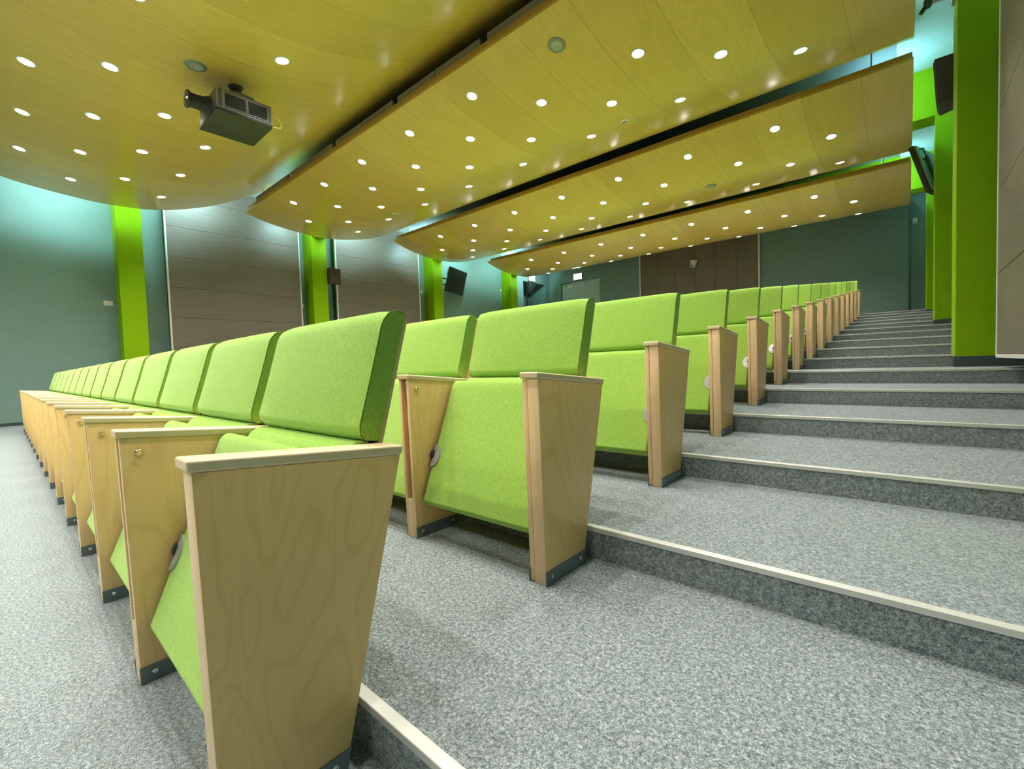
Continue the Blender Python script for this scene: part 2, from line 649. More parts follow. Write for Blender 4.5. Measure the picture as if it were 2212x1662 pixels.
box(bm, -hw + 0.36, -hw + 0.62, 0.02, 0.069, H - 0.24, H - 0.13, 0.02, 3)
cl = obj('door_closer', bm, M['white'], t, 40)
bm = bmesh.new()
tube(bm, [(-hw + 0.36, 0.03, H - 0.17), (-hw + 0.20, -0.14, H - 0.11), (-hw + 0.48, 0.02, H - 0.045)], 0.010)
obj('closer_arm', bm, M['black'], cl, 40)

# door inside the left recess
bm = bmesh.new()
box(bm, XWL - 0.9, XWL - 0.86, RY0 + 0.06, RY1 - 0.06, NROWS * DZ, RZ - 0.06, 0.004, 1)
d2 = struct('door_2', bm, M['teal'])
bm = bmesh.new()
cyl(bm, (XWL - 0.861, RY0 + 0.2, 2.66), (XWL - 0.81, RY0 + 0.2, 2.66), 0.011)
cyl(bm, (XWL - 0.815, RY0 + 0.2, 2.66), (XWL - 0.815, RY0 + 0.32, 2.66), 0.010)
obj('door_handle', bm, M['chrome'], d2, 40)


# ------------------------------------------------------------------ seats
def pillow(bm, poly, nf, x0, x1, n=12, puff=0.007):
    """upholstered pad: (y, z) outline swept along x, its first nf points bulging a little mid-width"""
    cy_ = sum(p[0] for p in poly) / len(poly)
    cz_ = sum(p[1] for p in poly) / len(poly)
    rings = []
    for i in range(n + 1):
        t = i / n
        e = min(t, 1 - t) * (x1 - x0)
        inset = 0.004 * max(0.0, 1 - e / 0.006) if e < 0.006 else 0.0
        b = puff * (1 - (2 * t - 1) ** 4)
        ring = []
        for k, (y, z) in enumerate(poly):
            d = Vector((y - cy_, z - cz_)).normalized()
            if 0 < k < nf - 1:
                a = math.sin(PI * k / (nf - 1)) ** 0.5
                y2, z2 = y + d.x * (b * a - inset), z + d.y * (b * a * 0.4 - inset)
            else:
                y2, z2 = y, z
            ring.append(bm.verts.new((x0 + (x1 - x0) * t, y2, z2)))
        rings.append(ring)
    m = len(poly)
    for a, b in zip(rings, rings[1:]):
        for k in range(m):
            l = (k + 1) % m
            bm.faces.new((a[k], a[l], b[l], b[k]))
    bm.faces.new(rings[0])
    bm.faces.new(list(reversed(rings[-1])))


def build_seat(end_panel):
    """seat module; local origin on the floor, right face of its side panel at x = 0, front at y = 0"""
    root = thing('auditorium_seat', '', 'seat')
    # --- side panel: two boards, front edge solid
    if end_panel:
        bm = bmesh.new()
        poly = [(0.0, 0.0), (0.196, 0.0), (0.341, 0.561), (-0.011, 0.594)]
        prism(bm, poly, -0.040, 0.0, 0.0018, 2)
        prism(bm, [(0.003, 0.002), (0.194, 0.002), (0.338, 0.560), (-0.008, 0.592)], -0.060, -0.0430, 0.0018, 2)
        prism(bm, [(0.010, 0.004), (0.18, 0.01), (0.32, 0.555), (0.0, 0.585)], -0.045, -0.036)
        # front faces are edge-grain: pick by normal later
        sp = obj('side_panel', bm, [M['panel_wood'], M['edge_wood']], root, 35)
    else:
        bm = bmesh.new()
        prism(bm, [(0.0, 0.0), (0.196, 0.0), (0.341, 0.561), (-0.011, 0.594)], -0.016, 0.0, 0.0018, 2)
        prism(bm, [(0.0, 0.0), (0.196, 0.0), (0.341, 0.561), (-0.011, 0.594)], -0.060, -0.046, 0.0018, 2)
        prism(bm, [(-0.0005, 0.0005), (0.19, 0.002), (0.222, 0.145), (-0.003, 0.145)], -0.0465, -0.0155, 0.001, 1)
        prism(bm, [(0.06, 0.145), (0.222, 0.145), (0.33, 0.558), (0.06, 0.585)], -0.0465, -0.0155)
        sp = obj('side_panel', bm, [M['panel_wood'], M['edge_wood']], root, 35)
    for p in sp.data.polygons:
        if abs(p.normal.x) < 0.8:
            p.material_index = 1
    # armrest cap
    bm = bmesh.new()
    prism(bm, [(-0.017, 0.5945), (0.344, 0.5605), (0.348, 0.579), (-0.017, 0.6125)], -0.063, 0.003, 0.0045, 3)
    obj('armrest', bm, M['cap_wood'], root, 35, True)
    # base plate with two cap bolts on each face
    bm = bmesh.new()
    prism(bm, [(-0.001, 0.0), (0.197, 0.0), (0.207, 0.041), (-0.002, 0.041)], -0.0008, 0.0022)
    prism(bm, [(-0.001, 0.0), (0.197, 0.0), (0.207, 0.041), (-0.002, 0.041)], -0.0622, -0.0592)
    bp = obj('base_plate', bm, M['steel'], root)
    for yy in (0.027, 0.175):
        bm = bmesh.new()
        bolt(bm, (0.0022, yy, 0.024), 0.0065)
        obj('bolt', bm, M['chrome'], bp, 35)
    if not end_panel:
        bm = bmesh.new()
        bolt(bm, (0.0, 0.024, 0.556), 0.0085)
        obj('panel_bolt', bm, M['brass'], sp, 35)
        # folding writing tablet stored in the slot, and its pivot
        bm = bmesh.new()
        prism(bm, [(0.006, 0.19), (0.05, 0.155), (0.058, 0.40), (0.03, 0.45), (0.004, 0.44)], -0.030, -0.020, 0.004, 3)
        obj('writing_tablet', bm, M['edge_wood'], root, 35)
        bm = bmesh.new()
        box(bm, -0.043, -0.018, 0.0, 0.05, 0.575, 0.588, 0.001, 1)
        box(bm, -0.043, -0.039, 0.002, 0.04, 0.540, 0.577, 0.001, 1)
        box(bm, -0.032, -0.020, 0.006, 0.045, 0.543, 0.572, 0.004, 2)
        obj('tablet_pivot', bm, M['hinge'], root, 35)
    # --- folded seat cushion
    xa, xb = -0.583, -0.077
    bm = bmesh.new()
    poly = [(0.018, 0.141), (0.060, 0.248), (0.102, 0.356), (0.144, 0.463), (0.176, 0.545), (0.186, 0.568), (0.198, 0.580), (0.213, 0.580), (0.230, 0.560), (0.236, 0.540), (0.200, 0.42), (0.082, 0.118), (0.060, 0.112), (0.040, 0.122)]
    prism(bm, poly, xa, xb, 0.010, 4)
    obj('seat', bm, M['fabric'], root, 40, True)
    # half-round hinge plates at both edges of the folded seat
    tang = Vector((0, 0.364, 0.931))
    nor = Vector((0, -0.931, 0.364))
    c = Vector((0, 0.0825, 0.3))
    for sx, ex in ((1, -0.5845), (-1, -0.0755)):
        bm = bmesh.new()
        A, B = [], []
        for i in range(17):
            th = -PI / 2 + PI * i / 16
            q = c + tang * (0.043 * math.sin(th)) + Vector((sx * 0.037 * math.cos(th), 0, 0))
            q.x += ex
            A.append(bm.verts.new(q + nor * 0.0015))
            B.append(bm.verts.new(q + nor * 0.0062))
        bm.faces.new(A)
        bm.faces.new(list(reversed(B)))
        for i in range(17):
            j = (i + 1) % 17
            bm.faces.new((A[i], A[j], B[j], B[i]))
        hp = obj('hinge_plate', bm, M['hinge'], root, 30)
        for sg in (-1, 1):
            bm = bmesh.new()
            p = c + tang * (0.022 * sg) + Vector((ex + sx * 0.011, 0, 0))
            cyl(bm, p + nor * 0.006, p + nor * 0.0078, 0.0042, 0.0034, 12)
            obj('screw', bm, M['chrome'], hp, 30)
        bm = bmesh.new()
        bx = -0.597 if sx == 1 else -0.060
        cc = Vector((0, 0.096, 0.300))
        cyl(bm, cc + Vector((bx, 0, 0)), cc + Vector((ex + sx * 0.006, 0, 0)), 0.024, 0.024, 24)
        obj('hinge_boss', bm, M['black'], root, 40)
    # --- lower back cushion
    bm = bmesh.new()
    poly = [(0.150, 0.235), (0.226, 0.50), (0.244, 0.552), (0.262, 0.578), (0.285, 0.588), (0.318, 0.588), (0.325, 0.56), (0.225, 0.225)]
    prism(bm, poly, -0.590, -0.070, 0.010, 3)
    obj('lower_back_cushion', bm, M['fabric'], root, 40, True)
    # --- head-height back cushion
    x0, x1 = -0.597, -0.063
    bm = bmesh.new()
    front = [(0.306, 0.5885), (0.297, 0.592), (0.290, 0.600), (0.2875, 0.610), (0.289, 0.622), (0.316, 0.716), (0.344, 0.810), (0.350, 0.830), (0.357, 0.844), (0.366, 0.854), (0.377, 0.860), (0.390, 0.8615), (0.4125, 0.857)]
    poly = front + [(0.409, 0.842), (0.334, 0.585)]
    pillow(bm, poly, len(front), x0, x1)
    bk = obj('backrest', bm, M['fabric'], root, 40, True)
    for xx in (x0 + 0.0005, x1 - 0.0005):
        bm = bmesh.new()
        tube(bm, [(xx, y + 0.0035, z - 0.001) for y, z in front[1:-1]] + [(xx, 0.409, 0.854)], 0.0012, 6)
        obj('piping', bm, M['piping'], bk, 60)
    # --- plywood shell behind
    bm = bmesh.new()
    prism(bm, [(0.332, 0.575), (0.4105, 0.845), (0.421, 0.842), (0.240, 0.215), (0.228, 0.218)], x0 + 0.004, x1 - 0.004, 0.002, 2)
    obj('back_shell', bm, M['shell_wood'], root, 35)
    register(root)
    return root


def bolt(bm, p, r):
    """domed cap bolt with a hex socket, axis +x"""
    p = Vector(p)
    n = 16
    prof = [(r, 0.0), (r, r * 0.25), (r * 0.75, r * 0.55), (r * 0.42, r * 0.6), (r * 0.38, r * 0.25), (0.0, r * 0.25)]
    b0 = len(bm.verts)
    lathe(bm, prof, n)
    bm.verts.ensure_lookup_table()
    vs = bm.verts[b0:]
    xform(bm, Matrix.Translation(p) @ Matrix.Rotation(PI / 2, 4, 'Y'), vs)


proto_end = build_seat(True)
proto_in = build_seat(False)
used = set()


def seat_label(n, j, last):
    row = 'front row' if n == 1 else ORD[n - 1] + ' row'
    if n == 1:
        if j == 0:
            return 'large green aisle seat with birch side panel, nearest, in the front row'
        if j == last:
            return 'green folding seat at the far left end of the front row'
        return 'green folding seat in the front row, %s from the aisle' % ORD[j]
    if j == 0:
        if n == NROWS:
            return 'tiny green aisle seat in the rearmost row at the top of the steps'
        return 'green aisle seat with birch end panel beside the steps, %s from the front' % row
    return 'green folding seat in the %s from the front, %s from the aisle' % (row, ORD[j])


ROWLEN = {1: 15}
FULL = {1: 15, 2: 3, 3: 3}       # seats with every fitting; further ones sit behind those in front
MAIN = ('side_panel', 'armrest', 'seat', 'lower_back_cushion', 'backrest', 'back_shell', 'base_plate')
for n in range(1, NROWS + 1):
    cnt = 15
    for j in range(cnt):
        proto = proto_end if j == 0 else proto_in
        if proto.name not in used:
            used.add(proto.name)
            s = proto
        elif j < FULL.get(n, 2):
            s = copy_tree(proto)
        else:
            s = proto_in.copy()
            COL.objects.link(s)
            for ch in KIDS[proto_in.name]:
                if ch.name.split('.')[0] in MAIN:
                    k = ch.copy()
                    COL.objects.link(k)
                    k.parent = s
        s.location = (-j * DX, (n - 1) * DY, (n - 1) * DZ)
        s['label'] = seat_label(n, j, cnt - 1)
        s['group'] = 'green auditorium seats'
    # closing panel at the far end of the built run
    if True:
        src = [c for c in KIDS[proto_in.name] if c.name.split('.')[0] in ('side_panel', 'armrest', 'base_plate')]
        last = s
        for c in src:
            k = c.copy()
            COL.objects.link(k)
            k.parent = last
            k.location = (-DX, 0, 0)
            if n == 1 and c.name.startswith('base_plate'):
                for b in c.children:
                    q = b.copy()
                    COL.objects.link(q)
                    q.parent = k

# ------------------------------------------------------------------ canopies
PROF = {
    0: ([0, .3, .7, 1.25, 1.5, 1.87, 2.17, 2.57, 3.13, 3.65, 4.05], [3.96, 3.875, 3.815, 3.768, 3.768, 3.79, 3.835, 3.945, 4.16, 4.44, 4.68]),
    2: ([0, .3, .63, .93, 1.2, 1.49, 1.75, 2.085, 2.53, 3.0, 3.35, 3.7, 4.05], [4.13, 4.045, 3.985, 3.950, 3.927, 3.916, 3.922, 3.958, 4.035, 4.155, 4.30, 4.48, 4.68]),
    3: ([0, .377, .65, .96, 1.25, 1.517, 1.8, 2.12, 2.71, 3.1, 3.5, 4.1], [4.215, 4.095, 4.03, 3.975, 3.945, 3.935, 3.940, 3.965, 4.07, 4.185, 4.33, 4.57]),
    4: ([0, .406, .7, 1.0, 1.3, 1.55, 1.85, 2.17, 2.6, 3.2, 4.0, 4.18], [4.185, 4.07, 4.01, 3.967, 3.947, 3.942, 3.952, 3.985, 4.07, 4.235, 4.50, 4.565]),
}
PROF[1] = PROF[0]
TILT = -0.0074                # canopies hang a touch lower at the right-hand end
CUR = 0


def cz(d, ci=None):
    """underside height on the hall axis at distance d behind the front edge (Catmull-Rom)"""
    PD, PZ = PROF[CUR if ci is None else ci]
    d = max(PD[0], min(PD[-1], d))
    for i in range(len(PD) - 1):
        if d <= PD[i + 1]:
            break

    def slope(k):
        a, b = max(0, k - 1), min(len(PD) - 1, k + 1)
        return (PZ[b] - PZ[a]) / (PD[b] - PD[a])
    h = PD[i + 1] - PD[i]
    t = (d - PD[i]) / h
    m0, m1 = slope(i) * h, slope(i + 1) * h
    return (2 * t**3 - 3 * t**2 + 1) * PZ[i] + (t**3 - 2 * t**2 + t) * m0 + (-2 * t**3 + 3 * t**2) * PZ[i + 1] + (t**3 - t**2) * m1


def tz(x):
    return TILT * (x + 4.52)


CANOPY = [(-3.89, 0.0), (-0.238, 0.0), (3.416, 0.0), (7.077, 0.0), (10.761, 0.0)]
CNAME = ['stage canopy', 'nearest canopy', 'second canopy', 'third canopy', 'rearmost canopy']
CLAB = ['curved birch ceiling canopy over the front of the stage', 'nearest curved birch ceiling canopy, carrying the projector',
        'second curved birch ceiling canopy from the front, over the front rows',
        'third curved birch ceiling canopy from the front, over the middle rows',
        'rearmost and lowest looking curved birch ceiling canopy, before the rear wall']
TH = 0.034
LX0A, LX0B, LSP = -8.2356, -8.8810, 1.2584
LROWS = {0: [.379, .92, 1.469, 2.039], 1: [.379, .92, 1.469, 2.039], 2: [.35, .929, 1.491, 2.085], 3: [.377, .958, 1.517, 2.123], 4: [.406, 1.002, 1.551, 2.17]}
UNLIT = {(1, 2, 3): 1, (2, 0, 5): 1, (3, 2, 5): 1}


def make_downlight(lit):
    t = thing('downlight' if lit else 'unlit_downlight', '', 'downlight')
    if lit:
        bm = bmesh.new()
        lathe(bm, [(0.056, 0.02), (0.056, -0.004), (0.060, -0.0065), (0.068, -0.005), (0.072, 0.0), (0.072, 0.012), (0.06, 0.02)], 28, close=True)
        obj('trim_ring', bm, M['white_trim'], t, 40)
        bm = bmesh.new()
        lathe(bm, [(0.0, -0.010), (0.025, -0.009), (0.045, -0.005), (0.056, 0.0)], 28)
        obj('lamp', bm, M['lamp'], t)
    else:
        bm = bmesh.new()
        lathe(bm, [(0.060, 0.02), (0.058, -0.004), (0.066, -0.010), (0.090, -0.006), (0.096, 0.0), (0.096, 0.012), (0.06, 0.02)], 28, close=True)
        obj('trim_ring', bm, M['grey_fit'], t, 40)
        bm = bmesh.new()
        lathe(bm, [(0.0, -0.0035), (0.022, -0.0040), (0.024, -0.0065), (0.045, -0.0060), (0.061, -0.0085)], 28)
        obj('lamp_reflector', bm, M['lens_off'], t, 60)
    register(t)
    return t


SPOT = 72.0
sp_data = bpy.data.lights.new('spot', 'SPOT')
sp_data.energy = SPOT
sp_data.color = (1.0, 0.965, 0.91)
sp_data.spot_size = math.radians(118)
sp_data.spot_blend = 1.0
sp_data.shadow_soft_size = 0.05
stage_data = sp_data.copy()
stage_data.energy = 62.0
stage_data.spot_size = math.radians(140)

dl_lit = make_downlight(True)
dl_off = make_downlight(False)
first = {True: True, False: True}

for ci, (y0, zo) in enumerate(CANOPY):
    CUR = ci
    PDE = PROF[ci][0][-1]
    t = thing('ceiling_canopy', CLAB[ci], 'ceiling canopy', ((XL + XR) / 2, y0, 4.0 + zo), 'curved wooden ceiling canopies')
    ox, oy, oz = t.location
    bm = bmesh.new()
    nd = 44
    ds = [PDE * i / nd for i in range(nd + 1)]
    lo0 = [bm.verts.new((XL - ox, d, cz(d) + tz(XL) - oz)) for d in ds]
    lo1 = [bm.verts.new((XR - ox, d, cz(d) + tz(XR) - oz)) for d in ds]
    hi0 = [bm.verts.new((XL - ox, d, cz(d) + tz(XL) - oz + TH)) for d in ds]
    hi1 = [bm.verts.new((XR - ox, d, cz(d) + tz(XR) - oz + TH)) for d in ds]
    for i in range(nd):
        bm.faces.new((lo0[i], lo0[i + 1], lo1[i + 1], lo1[i]))
        bm.faces.new((hi0[i], hi1[i], hi1[i + 1], hi0[i + 1]))
        bm.faces.new((lo0[i], hi0[i], hi0[i + 1], lo0[i + 1]))
        bm.faces.new((lo1[i], lo1[i + 1], hi1[i + 1], hi1[i]))
    bm.faces.new((lo0[0], lo1[0], hi1[0], hi0[0]))
    bm.faces.new((lo0[-1], hi0[-1], hi1[-1], lo1[-1]))
    obj('soffit_board', bm, M['canopy'], t, 35)
    bm = bmesh.new()
    z = PROF[ci][1][0] - oz
    SH = Matrix.Identity(4)
    SH[2][0] = TILT
    box(bm, XL + 0.13 - ox, XR - 0.01 - ox, 0.012, 0.045, z + 0.004, z + 0.100, 0.003, 1)
    xform(bm, SH)
    obj('front_fascia', bm, M['fascia'], t)
    if ci == 2:
        bm = bmesh.new()
        x = XL + 0.5
        k = 0
        while x < XR - 0.6:
            L = 0.78
            box(bm, x - ox, x + L - 0.012 - ox, 0.05, 0.085, z + 0.06, z + 0.215, 0.003, 1)
            k += 1
            x += L + (0.10 if k % 2 == 0 else 0.0)
        xform(bm, SH)
        obj('edge_rail', bm, M['rail_grey'], t)
    for hx in (XL + 0.35, XR - 0.40):
        for d in (0.25, 3.7):
            bm = bmesh.new()
            cyl(bm, (hx - ox, d, cz(d) + tz(hx) - oz + TH), (hx - ox, d, (ZC if XL + 0.1 < hx < 0.6 else ZS) - oz), 0.008, n=8)
            obj('hanger_rod', bm, M['galv'], t, 60)
    # recessed lights
    for r, d in enumerate(LROWS[ci]):
        nx = 7 if r % 2 == 0 else 8
        for k in range(nx):
            x = (LX0A if r % 2 == 0 else LX0B) + LSP * k
            lit = (ci, r, k) not in UNLIT
            e = 0.02
            sl = (cz(d + e) - cz(d - e)) / (2 * e)
            pos = Vector((x, y0 + d, cz(d) + tz(x)))
            src = dl_lit if lit else dl_off
            if first[lit]:
                first[lit] = False
                o = src
            else:
                o = copy_tree(src)
            o.location = pos
            o.rotation_euler = (math.atan(sl), 0, 0)
            side = nx - k
            if lit:
                o['label'] = 'lit downlight in the %s, %s row from its front, %s from the right' % (CNAME[ci], ORD[r], ORD[side - 1])
                o['group'] = 'round downlights in the canopies'
                so = bpy.data.objects.new('spot', stage_data if ci == 0 else sp_data)
                COL.objects.link(so)
                so.parent = o
                so.location = (0, 0, -0.03)
            else:
                o['label'] = ['', 'unlit round recessed lamp with grey ring beside the projector mount',
                              'unlit round recessed lamp with grey ring near the front edge of second canopy',
                              'unlit round recessed lamp with grey ring in the third canopy'][ci]

# small round detectors on the second canopy
for k, (x, d, lab) in enumerate(((-2.05, 2.04, 'small white round air sensor on the second canopy, nearer one'),
                                 (-7.18, 1.95, 'tiny white round air sensor on the second canopy, near its far left end'))):
    y0, zo = CANOPY[2]
    CUR = 2
    sl = (cz(d + .02) - cz(d - .02)) / .04
    t = thing('air_sensor', lab, 'sensor', (x, y0 + d, cz(d) + tz(x)), 'round sensors on the second canopy')
    t.rotation_euler = (math.atan(sl), 0, 0)
    bm = bmesh.new()
    lathe(bm, [(0.0, -0.014), (0.035, -0.013), (0.052, -0.006), (0.056, 0.0)], 24)
    obj('cover', bm, M['white'], t, 60)
    bm = bmesh.new()
    box(bm, -0.03, 0.03, -0.012, 0.008, -0.0175, -0.0128)
    obj('slot', bm, M['black'], t)

# cool white tubes hidden above the canopy ends, washing walls and soffits
tube_names = {(1, 0): 'over the left end of the nearest canopy', (1, 1): 'over the right end of the nearest canopy',
              (2, 0): 'over the left end of the second canopy', (2, 1): 'over the right end of the second canopy',
              (3, 0): 'over the left end of the third canopy', (3, 1): 'over the right end of the third canopy',
              (4, 0): 'over the left end of the rearmost canopy', (4, 1): 'over the right end of the rearmost canopy'}
for ci in (1, 2, 3, 4):
    y0, zo = CANOPY[ci]
    for sd in (0, 1):
        for half, (da, db) in enumerate(((0.80 if ci > 1 else 0.30, 1.36), (2.06, 3.30))):
            x = -9.50 if sd == 0 else 0.46
            z = ((4.16, 4.50) if ci == 1 else (4.34, 4.60))[half]
            ya, yb = y0 + da, y0 + db
            t = thing('tube_light', 'cool white fluorescent tube ' + ('front, ' if half == 0 else 'rear, ') + tube_names[(ci, sd)], 'light', (x, (ya + yb) / 2, z), 'fluorescent tubes above the canopy ends')
            L = (yb - ya) / 2
            bm = bmesh.new()
            cyl(bm, (0, -L, 0), (0, L, 0), 0.065, n=20)
            obj('tube', bm, M['tube'] if sd == 0 else M['tube_dim'], t, 60)
            bm = bmesh.new()
            s = 1 if sd == 0 else -1
            box(bm, min(s * 0.06, s * 0.10), max(s * 0.06, s * 0.10), -L - 0.03, L + 0.03, -0.06, 0.06, 0.004, 1)
            for yy in (-L, L):
                box(bm, min(-s * 0.068, s * 0.065), max(-s * 0.068, s * 0.065), yy - 0.012, yy + 0.012, -0.068, 0.068)
            for yy in (-L + 0.3, L - 0.3):
                cyl(bm, (s * 0.08, yy, 0.05), (s * 0.08, yy, ZC - z), 0.006, n=8)
            obj('fixture_body', bm, M['white'], t)

# ------------------------------------------------------------------ projector
t = thing('projector', 'dark grey projector with protruding lens hanging from the nearest canopy', 'projector', (-4.60, 1.60, 3.345))
t.scale = (1.06, 1.06, 1.06)
bm = bmesh.new()
box(bm, -0.25, 0.265, -0.235, 0.25, 0.012, 0.216, 0.012, 3)
bd = obj('body', bm, M['proj'], t, 40)
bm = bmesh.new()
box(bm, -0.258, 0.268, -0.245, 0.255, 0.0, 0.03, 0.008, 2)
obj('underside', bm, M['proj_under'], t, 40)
for y0_, y1_ in ((-0.165, 0.015), (0.035, 0.205)):
    bm = bmesh.new()
    x = 0.2655
    box(bm, x, x + 0.004, y0_ - 0.012, y1_ + 0.012, 0.052, 0.060)
    box(bm, x, x + 0.004, y0_ - 0.012, y1_ + 0.012, 0.182, 0.190)
    box(bm, x, x + 0.004, y0_ - 0.012, y0_, 0.060, 0.182)
    box(bm, x, x + 0.004, y1_, y1_ + 0.012, 0.060, 0.182)
    gf = obj('grille_frame', bm, M['proj_mid'], t)
    bm = bmesh.new()
    for k in range(13):
        zz = 0.062 + k * 0.0092
        box(bm, x + 0.0005, x + 0.003, y0_, y1_, zz, zz + 0.005)
    obj('grille', bm, M['black'], gf)
bm = bmesh.new()
for yy in (-0.235, -0.185, 0.238):
    box(bm, 0.264, 0.2675, yy, yy + 0.012, 0.03, 0.21)
box(bm, 0.264, 0.2675, -0.23, 0.245, 0.033, 0.043)
obj('side_trim', bm, M['proj_mid'], t)
bm = bmesh.new()
cyl(bm, (0.06, -0.235, 0.105), (0.06, -0.275, 0.105), 0.088, 0.078, 28)
cyl(bm, (0.06, -0.275, 0.105), (0.06, -0.320, 0.105), 0.070, 0.066, 28)
cyl(bm, (0.06, -0.320, 0.105), (0.06, -0.385, 0.105), 0.062, 0.064, 28)
cyl(bm, (0.06, -0.385, 0.105), (0.06, -0.405, 0.105), 0.064, 0.078, 28)
cyl(bm, (0.06, -0.405, 0.105), (0.06, -0.422, 0.105), 0.078, 0.078, 28)
ln = obj('lens', bm, M['black'], t, 40)
bm = bmesh.new()
lathe(bm, [(0.0, 0.012), (0.035, 0.006), (0.066, 0.0)], 24)
xform(bm, Matrix.Translation((0.06, -0.421, 0.105)) @ Matrix.Rotation(PI / 2, 4, 'X'))
obj('lens_glass', bm, M['screen'], ln, 60)
bm = bmesh.new()
box(bm, -0.10, 0.16, -0.12, 0.20, 0.212, 0.228, 0.004, 1)
prism(bm, [(-0.12, 0.222), (0.20, 0.222), (0.13, 0.285), (-0.05, 0.285)], 0.145, 0.158)
prism(bm, [(-0.12, 0.222), (0.20, 0.222), (0.13, 0.285), (-0.05, 0.285)], -0.098, -0.085)
box(bm, -0.098, 0.158, -0.05, 0.13, 0.280, 0.295)
br = obj('mount_bracket', bm, M['proj_mid'], t)
bm = bmesh.new()
for yy, zz in ((-0.02, 0.262), (0.045, 0.258), (0.105, 0.252), (-0.05, 0.240), (0.14, 0.236)):
    cyl(bm, (0.158, yy, zz), (0.163, yy, zz), 0.012, n=12)
obj('bracket_bolts', bm, M['chrome'], br, 40)
bm = bmesh.new()
dz_top = (cz(1.60 + 0.238 + 0.02, 1) + tz(-4.6) - 3.345) / 1.06
cyl(bm, (0.0, 0.02, 0.29), (0.0, 0.02, dz_top), 0.033, n=20)
cyl(bm, (0.0, 0.02, dz_top - 0.03), (0.0, 0.02, dz_top + 0.004), 0.05, 0.07, n=24)
obj('mount_pole', bm, M['black'], t, 40)
bm = bmesh.new()
tube(bm, [(0.24, 0.245, 0.12), (0.255, 0.30, 0.125), (0.262, 0.345, 0.08), (0.255, 0.335, 0.035), (0.24, 0.25, 0.025)], 0.0075, 8)
obj('cable', bm, M['yellow'], t, 60)


# ------------------------------------------------------------------ loudspeakers, monitors, arm
def speaker(side, label):
    s = 1 if side == 'left' else -1
    xface = -10.01 if side == 'left' else 0.972
    t = thing('loudspeaker', label, 'loudspeaker', (xface - s * 0.13, 5.47, 2.90 if side == 'right' else 2.94))
    t.rotation_euler = (0, s * 0.06, s * 0.08)
    bm = bmesh.new()
    # body tapers to the wall side
    zs = ((0.0, 0.0), (0.395, 0.0))
    vs = []
    for z, _ in zs:
        for x, hy in ((s * 0.13, 0.155), (-s * 0.12, 0.10)):
            for q in (-1, 1):
                vs.append(bm.verts.new((x, q * hy, z + (0.02 if (z == 0 and x * s < 0) else 0))))
    q = vs
    for f in ((0, 1, 3, 2), (4, 6, 7, 5), (0, 4, 5, 1), (2, 3, 7, 6), (0, 2, 6, 4), (1, 5, 7, 3)):
        bm.faces.new([q[i] for i in f])
    bmesh.ops.bevel(bm, geom=list(bm.edges), offset=0.014, segments=3, affect='EDGES', profile=0.5)
    obj('cabinet', bm, M['dark_brown'], t, 40)
    bm = bmesh.new()
    lo, hi = sorted((s * 0.128, s * 0.137))
    box(bm, lo, hi, -0.135, 0.135, 0.02, 0.375, 0.004, 2)
    obj('front_grille', bm, M['dark_brown'], t)
    bm = bmesh.new()
    # bracket back to the pillar's side
    lo, hi = sorted((-s * 0.05, -s * 0.02))
    tube(bm, [(-s * 0.02, -0.10, 0.29), (-s * 0.04, -0.16, 0.28), (-s * 0.05, -0.16, 0.14), (-s * 0.02, -0.10, 0.12)], 0.011, 8)
    obj('bracket', bm, M['black'], t, 60)


speaker('left', 'small black loudspeaker on the second green pillar from left')
speaker('right', 'large dark loudspeaker beside the near right green pillar')


def monitor(side, label):
    s = 1 if side == 'left' else -1
    xc = -10.15 if side == 'left' else 1.06
    t = thing('wall_monitor', label, 'monitor', (xc, 9.70, 3.507), 'tilted monitors on the third pillars')
    t.rotation_euler = (0, 0, s * 0.345)
    lean = 0.28
    hw, hh = 0.555, 0.388
    R = Matrix.Rotation(s * lean, 4, 'Y')
    bm = bmesh.new()
    lo, hi = sorted((0.0, -s * 0.065))
    box(bm, lo, hi, -hw, hw, -hh, hh, 0.008, 2)
    xform(bm, R)
    obj('housing', bm, M['black'], t, 40)
    bm = bmesh.new()
    lo, hi = sorted((-s * 0.001, s * 0.002))
    box(bm, lo, hi, -hw + 0.028, hw - 0.028, -hh + 0.035, hh - 0.028)
    xform(bm, R)
    obj('screen', bm, M['screen'], t)
    bm = bmesh.new()
    lo, hi = sorted((-s * 0.065, -s * 0.090))
    box(bm, lo, hi, -hw + 0.012, hw - 0.012, -hh + 0.012, hh - 0.012, 0.004, 1)
    xform(bm, R)
    obj('rear_frame', bm, M['grey_fit'], t, 40)
    bm = bmesh.new()
    lo, hi = sorted((-s * 0.090, -s * 0.140))
    box(bm, lo, hi, -0.36, 0.20, -0.27, 0.22, 0.02, 2)
    xform(bm, R)
    obj('rear_cover', bm, M['steel'], t, 40)
    for yy in (-0.47, 0.40):
        bm = bmesh.new()
        tube(bm, [(-s * 0.088, yy, 0.31), (-s * 0.130, yy, 0.31), (-s * 0.135, yy, 0.30), (-s * 0.135, yy, 0.14), (-s * 0.130, yy, 0.13), (-s * 0.088, yy, 0.13)], 0.010, 8)
        xform(bm, R)
        obj('handle', bm, M['black'], t, 60)
    bm = bmesh.new()
    for zz in (0.06, -0.14):
        tube(bm, [(-s * 0.11, -0.1, zz), (-s * 0.26, -0.36, zz + 0.02), (-s * 0.31, -0.572, zz + 0.04)], 0.022, 8)
    tube(bm, [(-s * 0.14, -0.14, 0.08), (-s * 0.14, -0.14, -0.16)], 0.02, 8)
    obj('wall_arm', bm, M['black'], t, 60)


monitor('left', 'dark flat monitor tilted down beside the third green pillar, left wall')
monitor('right', 'dark flat monitor seen edge-on from behind on right wall, with handle')

